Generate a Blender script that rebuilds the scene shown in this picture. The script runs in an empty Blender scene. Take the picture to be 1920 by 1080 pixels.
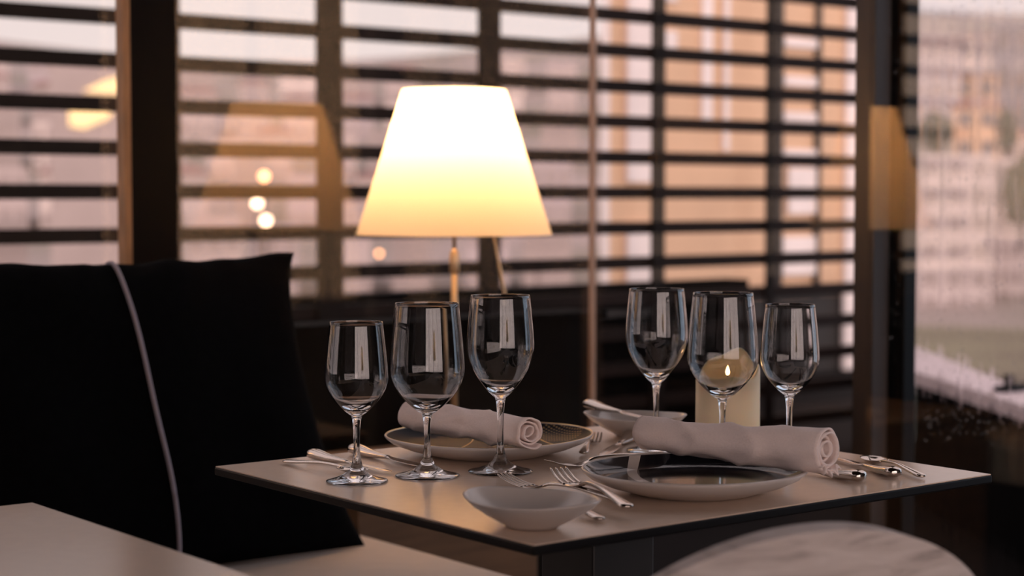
import bpy, bmesh, math, random
from mathutils import Vector, Matrix, noise
random.seed(7)
PI = math.pi
C = bpy.context.scene.collection
SC = bpy.context.scene

# ---------------------------------------------------------------- camera
# X runs along the left glass wall (away to the right), Y runs towards it.
EYE = 1.11
YAW = math.radians(38.03)
PITCH = math.radians(2.945)
cam_d = bpy.data.cameras.new('camera')
cam = bpy.data.objects.new('camera', cam_d); C.objects.link(cam)
cam.location = (0, 0, EYE)
cam.rotation_euler = (PI/2 - PITCH, 0, -YAW)
cam_d.sensor_width = 36
cam_d.lens = 3323.5/1920*36
cam_d.clip_start = 0.05; cam_d.clip_end = 2000
cam_d.dof.use_dof = True
cam_d.dof.focus_distance = 2.27
cam_d.dof.aperture_fstop = 3.6
SC.camera = cam
SC.view_settings.view_transform = 'Standard'
SC.view_settings.look = 'None'
SC.view_settings.gamma = 1
SC.view_settings.use_curve_mapping = False
SC.view_settings.exposure = 0.0
SC.cycles.max_bounces = 14
SC.cycles.transparent_max_bounces = 24
SC.cycles.transmission_bounces = 12
SC.cycles.sample_clamp_indirect = 12
SC.cycles.caustics_refractive = True
SC.cycles.blur_glossy = 0.5

# ---------------------------------------------------------------- dusk sky
W = bpy.data.worlds.new('dusk_sky'); SC.world = W; W.use_nodes = True
nt = W.node_tree; nt.nodes.clear()
def N(nt, t, **k):
    n = nt.nodes.new(t)
    for a, b in k.items(): setattr(n, a, b)
    return n
def L(nt, a, b): nt.links.new(a, b)
tc = N(nt, 'ShaderNodeTexCoord')
def vdot(v):
    n = N(nt, 'ShaderNodeVectorMath', operation='DOT_PRODUCT'); L(nt, tc.outputs['Generated'], n.inputs[0]); n.inputs[1].default_value = v; return n.outputs['Value']
def ramp(nt, fac, stops, interp='LINEAR'):
    r = N(nt, 'ShaderNodeValToRGB'); cr = r.color_ramp; cr.interpolation = interp
    cr.elements[0].position, cr.elements[0].color = stops[0][0], (*stops[0][1], 1)
    cr.elements[1].position, cr.elements[1].color = stops[-1][0], (*stops[-1][1], 1)
    for p, c in stops[1:-1]:
        e = cr.elements.new(p); e.color = (*c, 1)
    L(nt, fac, r.inputs[0]); return r.outputs['Color']
# azimuth: -1 = behind the camera, +1 = straight ahead
ahead = vdot((math.sin(math.radians(30)), math.cos(math.radians(30)), 0))
side = vdot((math.sin(math.radians(105)), math.cos(math.radians(105)), 0))
m = N(nt, 'ShaderNodeMapRange'); m.inputs[1].default_value = -1; m.inputs[2].default_value = 1; L(nt, ahead, m.inputs[0])
hor = ramp(nt, m.outputs[0], [(0, (4.0, 3.15, 2.95)), (.3, (3.0, 2.4, 2.3)), (.6, (1.1, .90, .90)), (.93, (.66, .54, .55)), (.975, (.95, .80, .80)), (1, (1.0, .84, .80))])
up = vdot((0, 0, 1))
zen = ramp(nt, m.outputs[0], [(0, (1.3, 1.15, 1.25)), (1, (1.1, .92, .93))])
f = N(nt, 'ShaderNodeMapRange', interpolation_type='SMOOTHSTEP'); f.inputs[1].default_value = 0.1; f.inputs[2].default_value = 0.85; L(nt, up, f.inputs[0])
mx = N(nt, 'ShaderNodeMix', data_type='RGBA'); L(nt, f.outputs[0], mx.inputs['Factor']); L(nt, hor, mx.inputs['A']); L(nt, zen, mx.inputs['B'])
g = N(nt, 'ShaderNodeMapRange'); g.inputs[1].default_value = -.25; g.inputs[2].default_value = -.02; L(nt, up, g.inputs[0])
mx2 = N(nt, 'ShaderNodeMix', data_type='RGBA'); L(nt, g.outputs[0], mx2.inputs['Factor']); mx2.inputs['A'].default_value = (.06, .05, .045, 1); L(nt, mx.outputs['Result'], mx2.inputs['B'])
sd = N(nt, 'ShaderNodeMapRange', interpolation_type='SMOOTHSTEP'); sd.inputs[1].default_value = .72; sd.inputs[2].default_value = .92; L(nt, side, sd.inputs[0])
mx3 = N(nt, 'ShaderNodeMix', data_type='RGBA'); L(nt, sd.outputs[0], mx3.inputs['Factor']); L(nt, mx2.outputs['Result'], mx3.inputs['A']); mx3.inputs['B'].default_value = (1.0, 1.2, 1.5, 1); mx2 = mx3
bg = N(nt, 'ShaderNodeBackground'); bg.inputs['Strength'].default_value = 1.0; L(nt, mx2.outputs['Result'], bg.inputs[0])
out = N(nt, 'ShaderNodeOutputWorld'); L(nt, bg.outputs[0], out.inputs[0])
W.cycles.sampling_method = 'MANUAL'; W.cycles.sample_map_resolution = 256

# ---------------------------------------------------------------- materials
def mat(name, col, rough=.5, metal=0., var=0., scale=20., bump=0., coat=0., spec=.5, stretch=(1, 1, 1), col2=None):
    M = bpy.data.materials.new(name); M.use_nodes = True
    nt = M.node_tree; b = nt.nodes['Principled BSDF']
    b.inputs['Roughness'].default_value = rough; b.inputs['Metallic'].default_value = metal
    b.inputs['Specular IOR Level'].default_value = spec
    b.inputs['Coat Weight'].default_value = coat; b.inputs['Coat Roughness'].default_value = .05
    t = N(nt, 'ShaderNodeTexCoord'); mp = N(nt, 'ShaderNodeMapping'); mp.inputs['Scale'].default_value = stretch
    L(nt, t.outputs['Object'], mp.inputs[0])
    n = N(nt, 'ShaderNodeTexNoise'); n.inputs['Scale'].default_value = scale; n.inputs['Detail'].default_value = 4; L(nt, mp.outputs[0], n.inputs['Vector'])
    if var or col2:
        c2 = col2 or tuple(x*(1-var) for x in col)
        L(nt, ramp(nt, n.outputs[0], [(.35, c2), (.65, col)]), b.inputs['Base Color'])
    else: b.inputs['Base Color'].default_value = (*col, 1)
    if bump:
        bp = N(nt, 'ShaderNodeBump'); bp.inputs['Strength'].default_value = bump; bp.inputs['Distance'].default_value = .002
        L(nt, n.outputs[0], bp.inputs['Height']); L(nt, bp.outputs[0], b.inputs['Normal'])
    return M
def emis(name, col, s):
    M = bpy.data.materials.new(name); M.use_nodes = True; nt = M.node_tree; nt.nodes.clear()
    e = N(nt, 'ShaderNodeEmission'); e.inputs[0].default_value = (*col, 1); e.inputs[1].default_value = s
    o = N(nt, 'ShaderNodeOutputMaterial'); L(nt, e.outputs[0], o.inputs[0]); return M
def pane_mat(name, r0=.065, tint=(1, 1, 1), refl=(1, .84, .62), haze=0.):
    M = bpy.data.materials.new(name); M.use_nodes = True; nt = M.node_tree; nt.nodes.clear()
    lw = N(nt, 'ShaderNodeLayerWeight'); lw.inputs['Blend'].default_value = .5
    p = N(nt, 'ShaderNodeMath', operation='POWER'); L(nt, lw.outputs['Facing'], p.inputs[0]); p.inputs[1].default_value = 5
    a = N(nt, 'ShaderNodeMath', operation='MULTIPLY_ADD'); L(nt, p.outputs[0], a.inputs[0]); a.inputs[1].default_value = 1-r0; a.inputs[2].default_value = r0
    tr = N(nt, 'ShaderNodeBsdfTransparent'); tr.inputs[0].default_value = (*tint, 1)
    gl = N(nt, 'ShaderNodeBsdfGlossy'); gl.inputs['Roughness'].default_value = 0.0; gl.inputs['Color'].default_value = (*refl, 1)
    mx = N(nt, 'ShaderNodeMixShader'); L(nt, a.outputs[0], mx.inputs[0]); L(nt, tr.outputs[0], mx.inputs[1]); L(nt, gl.outputs[0], mx.inputs[2])
    last = mx.outputs[0]
    if haze:   # dried rain: vertical streaks of dirt on the pane
        t = N(nt, 'ShaderNodeTexCoord'); mp = N(nt, 'ShaderNodeMapping'); mp.inputs['Scale'].default_value = (30, 30, 1.6); L(nt, t.outputs['Object'], mp.inputs[0])
        n = N(nt, 'ShaderNodeTexNoise'); n.inputs['Scale'].default_value = 2.4; n.inputs['Detail'].default_value = 5; L(nt, mp.outputs[0], n.inputs['Vector'])
        mr = N(nt, 'ShaderNodeMapRange'); mr.inputs[1].default_value = .48; mr.inputs[2].default_value = .72; mr.inputs[3].default_value = 0; mr.inputs[4].default_value = haze; L(nt, n.outputs[0], mr.inputs[0])
        tl = N(nt, 'ShaderNodeBsdfRefraction'); tl.inputs['Roughness'].default_value = .06; tl.inputs['IOR'].default_value = 1.025; tl.inputs[0].default_value = (.97, .97, .98, 1)
        m3 = N(nt, 'ShaderNodeMixShader'); L(nt, mr.outputs[0], m3.inputs[0]); L(nt, last, m3.inputs[1]); L(nt, tl.outputs[0], m3.inputs[2]); last = m3.outputs[0]
    o = N(nt, 'ShaderNodeOutputMaterial'); L(nt, last, o.inputs[0]); return M

M_glass = bpy.data.materials.new('wine_glass_crystal'); M_glass.use_nodes = True
_b = M_glass.node_tree.nodes['Principled BSDF']; _b.inputs['Transmission Weight'].default_value = 1; _b.inputs['Roughness'].default_value = 0.0; _b.inputs['IOR'].default_value = 1.5
M_drop = bpy.data.materials.new('rain_water'); M_drop.use_nodes = True
_b = M_drop.node_tree.nodes['Principled BSDF']; _b.inputs['Transmission Weight'].default_value = 1; _b.inputs['Roughness'].default_value = 0.02; _b.inputs['IOR'].default_value = 1.33
M_pane = pane_mat('window_pane_glass')
M_sidepane = pane_mat('corner_pane_glass', r0=.02)
M_rainpane = pane_mat('window_pane_rain_marked', haze=.55)
M_black = mat('black_fabric', (.0028, .0026, .003), .95, var=.4, scale=60, bump=.3, spec=.04)
M_piping = mat('grey_lilac_piping', (.30, .26, .30), .7, var=.1, scale=200)
M_bench = mat('cream_bench_upholstery', (.52, .43, .36), .6, var=.06, scale=30, bump=.05)
M_darkwood = mat('dark_stained_timber', (.016, .009, .006), .55, var=.5, scale=6, stretch=(1, 1, 14), spec=.2)
M_slat = mat('dark_brown_louvre', (.012, .0062, .0045), .6, var=.5, scale=5, stretch=(.3, 1, 8), spec=.08)
M_mull = mat('dark_louvre_post', (.007, .004, .003), .6, var=.4, scale=5, spec=.08)
M_frame = mat('bronze_window_frame', (.005, .003, .0022), .5, var=.3, scale=8, spec=.08)
M_litedge = mat('warm_lit_edge', (.42, .22, .10), .5, var=.35, scale=10, stretch=(6, 6, 1))
M_joint = mat('pale_glass_joint', (.42, .27, .19), .4, var=.2, scale=10)
M_post = mat('charcoal_post', (.006, .007, .008), .5, var=.3, scale=10, spec=.08)
M_parapet = mat('black_parapet', (.0035, .003, .003), .8, var=.3, scale=5, spec=.04)
M_cap = mat('grey_parapet_cap', (.05, .042, .04), .6, var=.2, scale=6)
M_floor = mat('dark_floor_boards', (.045, .026, .016), .5, var=.4, scale=4, stretch=(1, 12, 1), spec=.3)
M_wall = mat('charcoal_wall', (.008, .007, .006), .8, var=.2, scale=4)
M_ceil = mat('dark_ceiling', (.04, .032, .028), .8, var=.1, scale=4)
M_deck = mat('dark_deck', (.005, .004, .004), .8, var=.3, scale=3, spec=.05)
M_top = mat('beige_laminate', (.78, .60, .47), .22, var=.03, scale=60, bump=.01, spec=1.)
M_core = mat('black_laminate_core', (.006, .005, .005), .5, spec=.2, var=.1)
M_metalpost = mat('dark_steel_pedestal', (.03, .027, .026), .45, metal=.0, var=.1)
M_plinth = mat('brown_timber_plinth', (.16, .085, .04), .55, var=.35, scale=5, stretch=(1, 1, 9))
M_porc = mat('white_porcelain', (.58, .52, .48), .22, var=.03, scale=10, spec=.6)
M_steel = mat('polished_steel', (.52, .46, .41), .12, metal=1., var=.05, scale=30)
M_linen = mat('white_linen', (.88, .74, .69), .95, var=.05, scale=400, bump=.25, spec=.1)
M_gold = mat('gold_lustre', (.75, .50, .22), .3, metal=1., var=.05)
M_wax = mat('ivory_wax', (.84, .70, .48), .55, var=.04, scale=15, spec=.4)
_b = M_wax.node_tree.nodes['Principled BSDF']; _b.inputs['Subsurface Weight'].default_value = .35; _b.inputs['Subsurface Radius'].default_value = (.02, .01, .005); _b.inputs['Subsurface Scale'].default_value = 1.
M_flame = emis('candle_flame', (1., .58, .24), 14.)
M_wick = mat('black_wick', (.02, .015, .01), .9, var=.1)
M_brass = mat('lamp_ivory_metal', (.55, .40, .24), .35, metal=.6, var=.05)
M_bulb = emis('lamp_bulb', (1., .56, .27), 215.)

def shade_material():
    M = bpy.data.materials.new('translucent_lamp_shade'); M.use_nodes = True; nt = M.node_tree; nt.nodes.clear()
    t = N(nt, 'ShaderNodeBsdfTranslucent'); t.inputs[0].default_value = (.98, .86, .66, 1)
    d = N(nt, 'ShaderNodeBsdfDiffuse'); d.inputs[0].default_value = (.85, .74, .60, 1)
    mx = N(nt, 'ShaderNodeMixShader'); mx.inputs[0].default_value = .35
    L(nt, t.outputs[0], mx.inputs[1]); L(nt, d.outputs[0], mx.inputs[2])
    o = N(nt, 'ShaderNodeOutputMaterial'); L(nt, mx.outputs[0], o.inputs[0]); return M
M_shade = shade_material()

def plate_glaze(name, arcs, arc_col, dots=None, spec=.4, rough=.09):
    """black glaze; arcs = list of (cx, cy, r, halfwidth) painted bands in plate coordinates"""
    M = bpy.data.materials.new(name); M.use_nodes = True; nt = M.node_tree; b = nt.nodes['Principled BSDF']
    b.inputs['Roughness'].default_value = rough; b.inputs['Specular IOR Level'].default_value = spec
    t = N(nt, 'ShaderNodeTexCoord'); sx = N(nt, 'ShaderNodeSeparateXYZ'); L(nt, t.outputs['Object'], sx.inputs[0])
    fac = None
    def mth(op, a, bb=None):
        n = N(nt, 'ShaderNodeMath', operation=op)
        for i, v in enumerate((a, bb)):
            if v is None: continue
            if isinstance(v, (int, float)): n.inputs[i].default_value = v
            else: L(nt, v, n.inputs[i])
        return n.outputs[0]
    for cx, cy, r, hw in arcs:
        dx = mth('SUBTRACT', sx.outputs[0], cx); dy = mth('SUBTRACT', sx.outputs[1], cy)
        d = mth('SQRT', mth('ADD', mth('MULTIPLY', dx, dx), mth('MULTIPLY', dy, dy)))
        k = mth('LESS_THAN', mth('ABSOLUTE', mth('SUBTRACT', d, r)), hw)
        fac = k if fac is None else mth('MAXIMUM', fac, k)
    if dots:
        cx, cy, r = dots
        dx = mth('SUBTRACT', sx.outputs[0], cx); dy = mth('SUBTRACT', sx.outputs[1], cy)
        d = mth('SQRT', mth('ADD', mth('MULTIPLY', dx, dx), mth('MULTIPLY', dy, dy)))
        ring = mth('GREATER_THAN', mth('SINE', mth('MULTIPLY', sx.outputs[0], 1300.)), .1)
        ring2 = mth('GREATER_THAN', mth('SINE', mth('MULTIPLY', sx.outputs[1], 1000.)), -.3)
        k = mth('MULTIPLY', mth('MULTIPLY', ring, ring2), mth('LESS_THAN', d, r)); k = mth('MULTIPLY', k, .30)
        fac = mth('MAXIMUM', fac, k)
    mx = N(nt, 'ShaderNodeMix', data_type='RGBA'); L(nt, fac, mx.inputs['Factor'])
    mx.inputs['A'].default_value = (.008, .008, .011, 1); mx.inputs['B'].default_value = (*arc_col, 1)
    L(nt, mx.outputs['Result'], b.inputs['Base Color'])
    return M

# ---------------------------------------------------------------- mesh helpers
def new_obj(name, bm, m, parent=None, smooth=False, loc=None):
    me = bpy.data.meshes.new(name); bm.normal_update(); bm.to_mesh(me); bm.free()
    if smooth:
        for p in me.polygons: p.use_smooth = True
    o = bpy.data.objects.new(name, me); C.objects.link(o)
    for mm in (m if isinstance(m, (list, tuple)) else [m]): me.materials.append(mm)
    if parent: o.parent = parent
    if loc: o.location = loc
    return o
def thing(name, label, cat, loc=(0, 0, 0), rz=0., group=None):
    o = bpy.data.objects.new(name, None); C.objects.link(o); o.location = loc; o.rotation_euler = (0, 0, rz)
    o.empty_display_size = .05
    o['label'] = label; o['category'] = cat
    if group: o['group'] = group
    return o
def tag(o, label, cat, group=None, kind=None):
    o['label'] = label; o['category'] = cat
    if group: o['group'] = group
    if kind: o['kind'] = kind
    return o
def struct(o, label=None):
    o['kind'] = 'structure'
    if label: o['label'] = label
    return o
def copy_tree(o, parent=None):
    c = o.copy(); C.objects.link(c)
    if parent: c.parent = parent
    for ch in [x for x in o.children]: copy_tree(ch, c)
    return c
def box(bm, x0, x1, y0, y1, z0, z1, bevel=0, seg=2, matrix=None):
    r = bmesh.ops.create_cube(bm, size=1)
    vs = r['verts']
    for v in vs: v.co = Vector(((x0+x1)/2 + v.co.x*(x1-x0), (y0+y1)/2 + v.co.y*(y1-y0), (z0+z1)/2 + v.co.z*(z1-z0)))
    if bevel:
        es = list({e for v in vs for e in v.link_edges})
        res = bmesh.ops.bevel(bm, geom=es, offset=bevel, segments=seg, affect='EDGES', profile=.5)
        vs = list({v for f in res['faces'] for v in f.verts} | {v for v in vs if v.is_valid})
    if matrix:
        for v in vs: v.co = matrix @ v.co
    return vs
def bx(name, dims, m, parent=None, bevel=0, seg=2, loc=None):
    bm = bmesh.new(); box(bm, *dims, bevel=bevel, seg=seg); return new_obj(name, bm, m, parent, loc=loc)
def lathe(bm, prof, n=64, fr=None, close=False, center=(0, 0)):
    """prof: (r, z) list; fr(angle) multiplies the radius"""
    rings = []
    for r, z in prof:
        if r < 1e-6: rings.append([bm.verts.new((center[0], center[1], z))]); continue
        ring = []
        for i in range(n):
            a = 2*PI*i/n; k = fr(a) if fr else 1
            ring.append(bm.verts.new((center[0]+r*k*math.cos(a), center[1]+r*k*math.sin(a), z)))
        rings.append(ring)
    pairs = list(zip(rings, rings[1:])) + ([(rings[-1], rings[0])] if close else [])
    for A, B in pairs:
        for i in range(n):
            j = (i+1) % n
            if len(A) == 1 and len(B) == 1: continue
            if len(A) == 1: bm.faces.new((A[0], B[i], B[j]))
            elif len(B) == 1: bm.faces.new((A[i], A[j], B[0]))
            else: bm.faces.new((A[i], A[j], B[j], B[i]))
    bmesh.ops.recalc_face_normals(bm, faces=bm.faces[:])
def tube(bm, pts, rad, n=12, caps=True, flat=1.):
    """round tube along points; rad number or list; flat squashes z"""
    pts = [Vector(p) for p in pts]; rings = []
    rads = rad if isinstance(rad, (list, tuple)) else [rad]*len(pts)
    up = Vector((0, 0, 1))
    for i, p in enumerate(pts):
        d = (pts[min(i+1, len(pts)-1)] - pts[max(i-1, 0)]).normalized()
        a = up if abs(d.dot(up)) < .95 else Vector((1, 0, 0))
        s = d.cross(a).normalized(); t = s.cross(d).normalized()
        rings.append([bm.verts.new(p + s*rads[i]*math.cos(2*PI*k/n) + t*rads[i]*flat*math.sin(2*PI*k/n)) for k in range(n)])
    for A, B in zip(rings, rings[1:]):
        for k in range(n): bm.faces.new((A[k], A[(k+1) % n], B[(k+1) % n], B[k]))
    if caps:
        bm.faces.new(rings[0][::-1]); bm.faces.new(rings[-1])
    bmesh.ops.recalc_face_normals(bm, faces=bm.faces[:])
def catmull(pts, n):
    out = []
    P = [pts[0]] + list(pts) + [pts[-1]]
    for i in range(len(pts)-1):
        p0, p1, p2, p3 = P[i:i+4]
        for k in range(n):
            t = k/n
            out.append(tuple(.5*((2*b) + (-a+c)*t + (2*a-5*b+4*c-d)*t*t + (-a+3*b-3*c+d)*t**3) for a, b, c, d in zip(p0, p1, p2, p3)))
    out.append(tuple(pts[-1])); return out

# ================================================================ SETTING
GL = 3.39     # inner face of the left glass wall (Y)
GR = 2.877    # inner face of the right glass wall (X)
struct(bx('floor', (-3.6, GR+.02, -3.6, GL+.02, -.06, 0), M_floor))
struct(bx('ceiling', (-3.6, GR+.06, -3.6, GL+.06, 2.9, 3.0), M_ceil))
struct(bx('wall_left', (-3.7, -3.6, -3.6, GL+.02, 0, 2.9), M_wall))
# wall behind the camera, with a wide window
bm = bmesh.new()
box(bm, -3.6, GR, -3.7, -3.6, 0, .35); box(bm, -3.6, GR, -3.7, -3.6, 2.75, 2.9)
box(bm, -3.6, -3.2, -3.7, -3.6, .35, 2.75); box(bm, 2.6, GR, -3.7, -3.6, .35, 2.75)
struct(new_obj('wall_back', bm, M_wall))
w3 = thing('window_3', 'wide window in the wall behind the tables', 'window', (0, -3.65, 0)); w3['kind'] = 'structure'; del w3['category']
bx('pane', (-3.2, 2.6, -.004, .004, .35, 2.75), M_pane, w3)
for x in (-3.2, -1.75, -.3, 1.15, 2.56): bx('mullion', (x, x+.04, -.03, .03, .35, 2.75), M_frame, w3)
# left glass wall
w1 = thing('window_1', 'left glass wall looking onto the louvres', 'window', (0, GL, 0)); w1['kind'] = 'structure'; del w1['category']
bx('pane', (-3.6, GR+.03, 0, .008, 0, 2.9), M_pane, w1)
bx('mullion', (1.632, 1.735, -.035, -.002, 0, 2.9), M_frame, w1)
bx('lit_edge_strip', (1.616, 1.632, -.035, -.002, 0, 2.9), M_litedge, w1)  # warm light on the post's left edge, put in as a tan strip
bx('mullion', (-.6, -.5, -.035, -.002, 0, 2.9), M_frame, w1)
# right glass wall: plain pane up to the post, rain-marked pane beyond it
w2 = thing('window_2', 'right glass wall', 'window', (GR, 0, 0)); w2['kind'] = 'structure'; del w2['category']
bx('pane', (.03, .038, 2.45, GL-.012, 0, 2.9), M_sidepane, w2)       # fixed pane by the corner
bx('pane', (-.042, -.034, 2.305, 2.432, 0, 2.9), M_pane, w2)      # sliding pane in front of the post
bx('pane', (-.042, -.034, .7, 2.304, 0, 2.9), M_rainpane, w2)
struct(bx('wall_right', (GR-.05, GR+.06, -3.6, .7, 0, 2.9), M_wall))
struct(bx('wall_sky_block', (9.0, 9.6, -14., -3., -8., 7.), M_parapet))  # unseen dark wall added to keep bright sky out of the glass reflections
bx('mullion', (-.02, .028, 2.435, 2.488, 0, 2.9), mat('warm_bronze_frame', (.022, .010, .004), .5, var=.3, scale=8), w2)
struct(bx('trim_1', (GR+.018, GR+.030, GL-.014, GL-.002, 0, 2.9), M_joint))   # glass corner joint
# post standing behind the right glass
po = tag(bx('post', (2.93, 2.97, 2.413, 2.495, -.05, 3.0), M_post, bevel=.004), 'charcoal steel post standing outside the right glass, dividing it from the rainy view', 'post')
# dark parapet just outside the left glass
pw = thing('parapet', 'black low parapet outside the glass behind the bench', 'parapet', (0, 3.47, 0)); pw['kind'] = 'structure'; del pw['category']
bx('wall_body', (-3.6, 3.0, 0, .12, -.05, .80), M_parapet, pw)
bx('cap', (-3.6, 3.02, -.01, .13, .80, .815), M_parapet, pw)
# deck outside
struct(bx('floor_terrace', (-6, 9.4, GL+.03, 10.9, -.14, -.06), M_deck))
struct(bx('floor_side_deck', (GR+.03, 6.6, -3.6, GL+.03, -.14, -.06), M_deck))
# far parapet behind the louvres
bx_ = bx('wall_terrace', (-2, 5.83, 5.70, 5.85, -.06, .735), M_parapet); struct(bx_)
struct(bx('trim_2', (4.0, 5.3, 5.685, 5.70, .60, .625), M_cap))

# louvre screen
ls = thing('louvre_screen', 'tall dark brown louvre screen of horizontal slats outside the glass', 'louvre screen', (0, 5.59, 0))
for (a, b) in ((-.6, -.5), (.1, .2), (.8, .9), (1.45, 1.55), (2.0, 2.11), (2.815, 2.9), (3.456, 3.567), (4.199, 4.305), (5.121, 5.192), (5.817, 5.87), (6.44, 6.56)):
    bx('post', (a, b, -.016, .0, -.06, 3.05), M_mull, ls, bevel=.002)
for k in range(-8, 12):
    z = 1.721 - .1485*k
    if z > 3.0: continue
    bx('slat', (-1.6, 6.5, .0, .035, z-.026, z+.026), M_slat, ls)

def prism(bm, pts, z0, z1):
    lo = [bm.verts.new((x, y, z0)) for x, y in pts]; hi = [bm.verts.new((x, y, z1)) for x, y in pts]
    n = len(pts); bm.faces.new(lo[::-1]); bm.faces.new(hi)
    for i in range(n): bm.faces.new((lo[i], lo[(i+1) % n], hi[(i+1) % n], hi[i]))
    bmesh.ops.recalc_face_normals(bm, faces=bm.faces[:])
# ---- annex building beyond the louvres
an = thing('annex_building', 'tan building with pale window and painted reflection strips beyond the louvres right of the glass corner', 'building', (0, 8, 0))
M_tan = mat('tan_render', (.68, .43, .27), .8, var=.16, scale=1.2)
M_pale = mat('pale_window_reflection', (.82, .70, .66), .5, var=.12, scale=3)
M_dk = mat('dark_plinth', (.02, .016, .014), .8, var=.2)
bm = bmesh.new(); prism(bm, [(6.93, 0), (9.27, 0), (12.7, 3), (9.75, 3)], .46, 4.6); new_obj('wall', bm, M_tan, an)
bm = bmesh.new(); prism(bm, [(6.96, .02), (9.27, .02), (12.6, 3), (9.8, 3)], -.06, .46); new_obj('plinth', bm, M_dk, an)
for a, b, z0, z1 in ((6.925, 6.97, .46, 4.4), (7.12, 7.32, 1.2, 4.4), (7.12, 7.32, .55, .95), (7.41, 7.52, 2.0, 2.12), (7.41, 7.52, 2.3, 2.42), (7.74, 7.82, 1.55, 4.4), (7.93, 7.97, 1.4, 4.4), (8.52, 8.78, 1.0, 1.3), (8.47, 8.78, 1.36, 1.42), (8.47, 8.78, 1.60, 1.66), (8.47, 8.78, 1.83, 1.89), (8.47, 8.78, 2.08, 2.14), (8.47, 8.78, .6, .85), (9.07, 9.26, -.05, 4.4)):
    bx('window', (a, b, -.03, 0, z0, z1), M_pale, an)  # window strips; some put bright gaps mirrored in the glass into pale colour
bx('shaft', (8.40, 8.45, -.04, 0, .46, 4.5), M_dk, an); bx('shaft', (8.78, 8.81, -.04, 0, .46, 4.5), M_dk, an)

# ---- pale roof ledge outside the right window
lg = thing('roof_ledge', 'pale flat ledge running away outside the rainy window', 'ledge', (0, 0, 0))
def prism(bm, pts, z0, z1):
    lo = [bm.verts.new((x, y, z0)) for x, y in pts]; hi = [bm.verts.new((x, y, z1)) for x, y in pts]
    n = len(pts); bm.faces.new(lo[::-1]); bm.faces.new(hi)
    for i in range(n): bm.faces.new((lo[i], lo[(i+1) % n], hi[(i+1) % n], hi[i]))
    bmesh.ops.recalc_face_normals(bm, faces=bm.faces[:])
bm = bmesh.new(); prism(bm, [(6.60, 5.52), (4.60, 3.06), (4.40, 2.92), (5.50, 4.60)], .40, .45)
new_obj('slab', bm, mat('pale_ledge_stone', (.62, .50, .50), .6, var=.08, scale=3), lg)
bm = bmesh.new(); prism(bm, [(6.58, 5.50), (4.62, 3.10), (4.43, 2.96), (5.52, 4.58)], -.1, .40); new_obj('wall_body', bm, M_parapet, lg)
cl = thing('cleat', 'small dark cleat on the pale ledge outside the rainy window', 'cleat', (5.02, 3.68, .45))
bx('base', (-.05, .05, -.03, .03, 0, .02), M_post, cl, bevel=.004); bm = bmesh.new(); lathe(bm, [(0, .02), (.02, .02), (.014, .04), (.022, .055), (0, .06)], 12); new_obj('knob', bm, M_post, cl, True)

# ---- hillside ground far outside
def hill_z(d, az=0):
    return -6.9 + max(0, d-112)*.145*(1+.12*math.sin(az*9)) if d > 112 else -6.9
bm = bmesh.new(); g = []
for i in range(60):
    d = 14 + i*7.; row = []
    for j in range(90):
        az = math.radians(-30 + j*1.4); row.append(bm.verts.new((d*math.sin(az), d*math.cos(az), hill_z(d, az))))
    g.append(row)
for i in range(59):
    for j in range(89): bm.faces.new((g[i][j], g[i][j+1], g[i+1][j+1], g[i+1][j]))
M_hill = mat('hazy_hillside', (.36, .28, .26), .95, scale=.05, col2=(.20, .17, .13))
hl = new_obj('hill', bm, M_hill, smooth=True); struct(hl)
bm = bmesh.new()
def bearing(px): return math.atan((px-960)/3323.5) + math.radians(38.03)
def polar(az, d): return Vector((d*math.sin(az), d*math.cos(az), 0))
# field below the white apartments
prism(bm, [tuple(polar(math.radians(48), 60))[:2], tuple(polar(math.radians(64), 60))[:2], tuple(polar(math.radians(64), 112))[:2], tuple(polar(math.radians(48), 112))[:2]], -7.1, -6.8)
struct(new_obj('field', bm, mat('dull_green_field', (.20, .17, .10), .95, scale=.08, col2=(.11, .075, .055))))

def building(label, az, d, w, z0, z1, wall, roof=None, group=None, rows=4, cols=4, wmat=None, dep=4.5, roof_h=.8, lit=None):
    """a house at bearing az (rad), distance d, width w, facing the restaurant"""
    p = polar(az, d); b = thing('apartment_building' if z1-z0 > 7 else 'house', label, 'building', (p.x, p.y, z0), -az, group)
    h = z1-z0
    bx('wall', (-w/2, w/2, 0, dep, 0, h), wall, b)
    if roof:
        bm = bmesh.new(); vs = [bm.verts.new(v) for v in ((-w/2-.3, -.4, h), (w/2+.3, -.4, h), (w/2+.3, dep+.3, h), (-w/2-.3, dep+.3, h), (-w/2+1, dep/2, h+roof_h), (w/2-1, dep/2, h+roof_h))]
        for f in ((0, 1, 5, 4), (1, 2, 5), (2, 3, 4, 5), (3, 0, 4), (3, 2, 1, 0)): bm.faces.new([vs[i] for i in f])
        new_obj('roof', bm, roof, b)
    cw = w/cols; ch = h/rows; first = None
    for r in range(rows):
        for c in range(cols):
            if first is None: first = bx('window', (-cw*.28, cw*.28, -.12, 0, ch*.3, ch*.8), wmat or M_win, b)
            o = first
            if r or c: o = first.copy(); C.objects.link(o); o.parent = b
            o.location = (-w/2+cw*(c+.5), 0, ch*r)
    return b
M_win = mat('far_window', (.16, .13, .13), .4, var=.2, scale=1)
M_win2 = mat('far_window_grey', (.36, .29, .27), .4, var=.2, scale=1)
walls = [mat('far_wall_pink', (.50, .41, .39), .9, var=.12, scale=.3), mat('far_wall_lilac', (.46, .385, .39), .9, var=.12, scale=.3), mat('far_wall_cream', (.64, .53, .49), .9, var=.1, scale=.3), mat('far_wall_brown', (.38, .31, .29), .9, var=.12, scale=.3)]  # distance haze is mixed into these pale wall colours
M_white = mat('far_wall_white', (.56, .47, .45), .9, scale=.5, var=.14)
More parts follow.
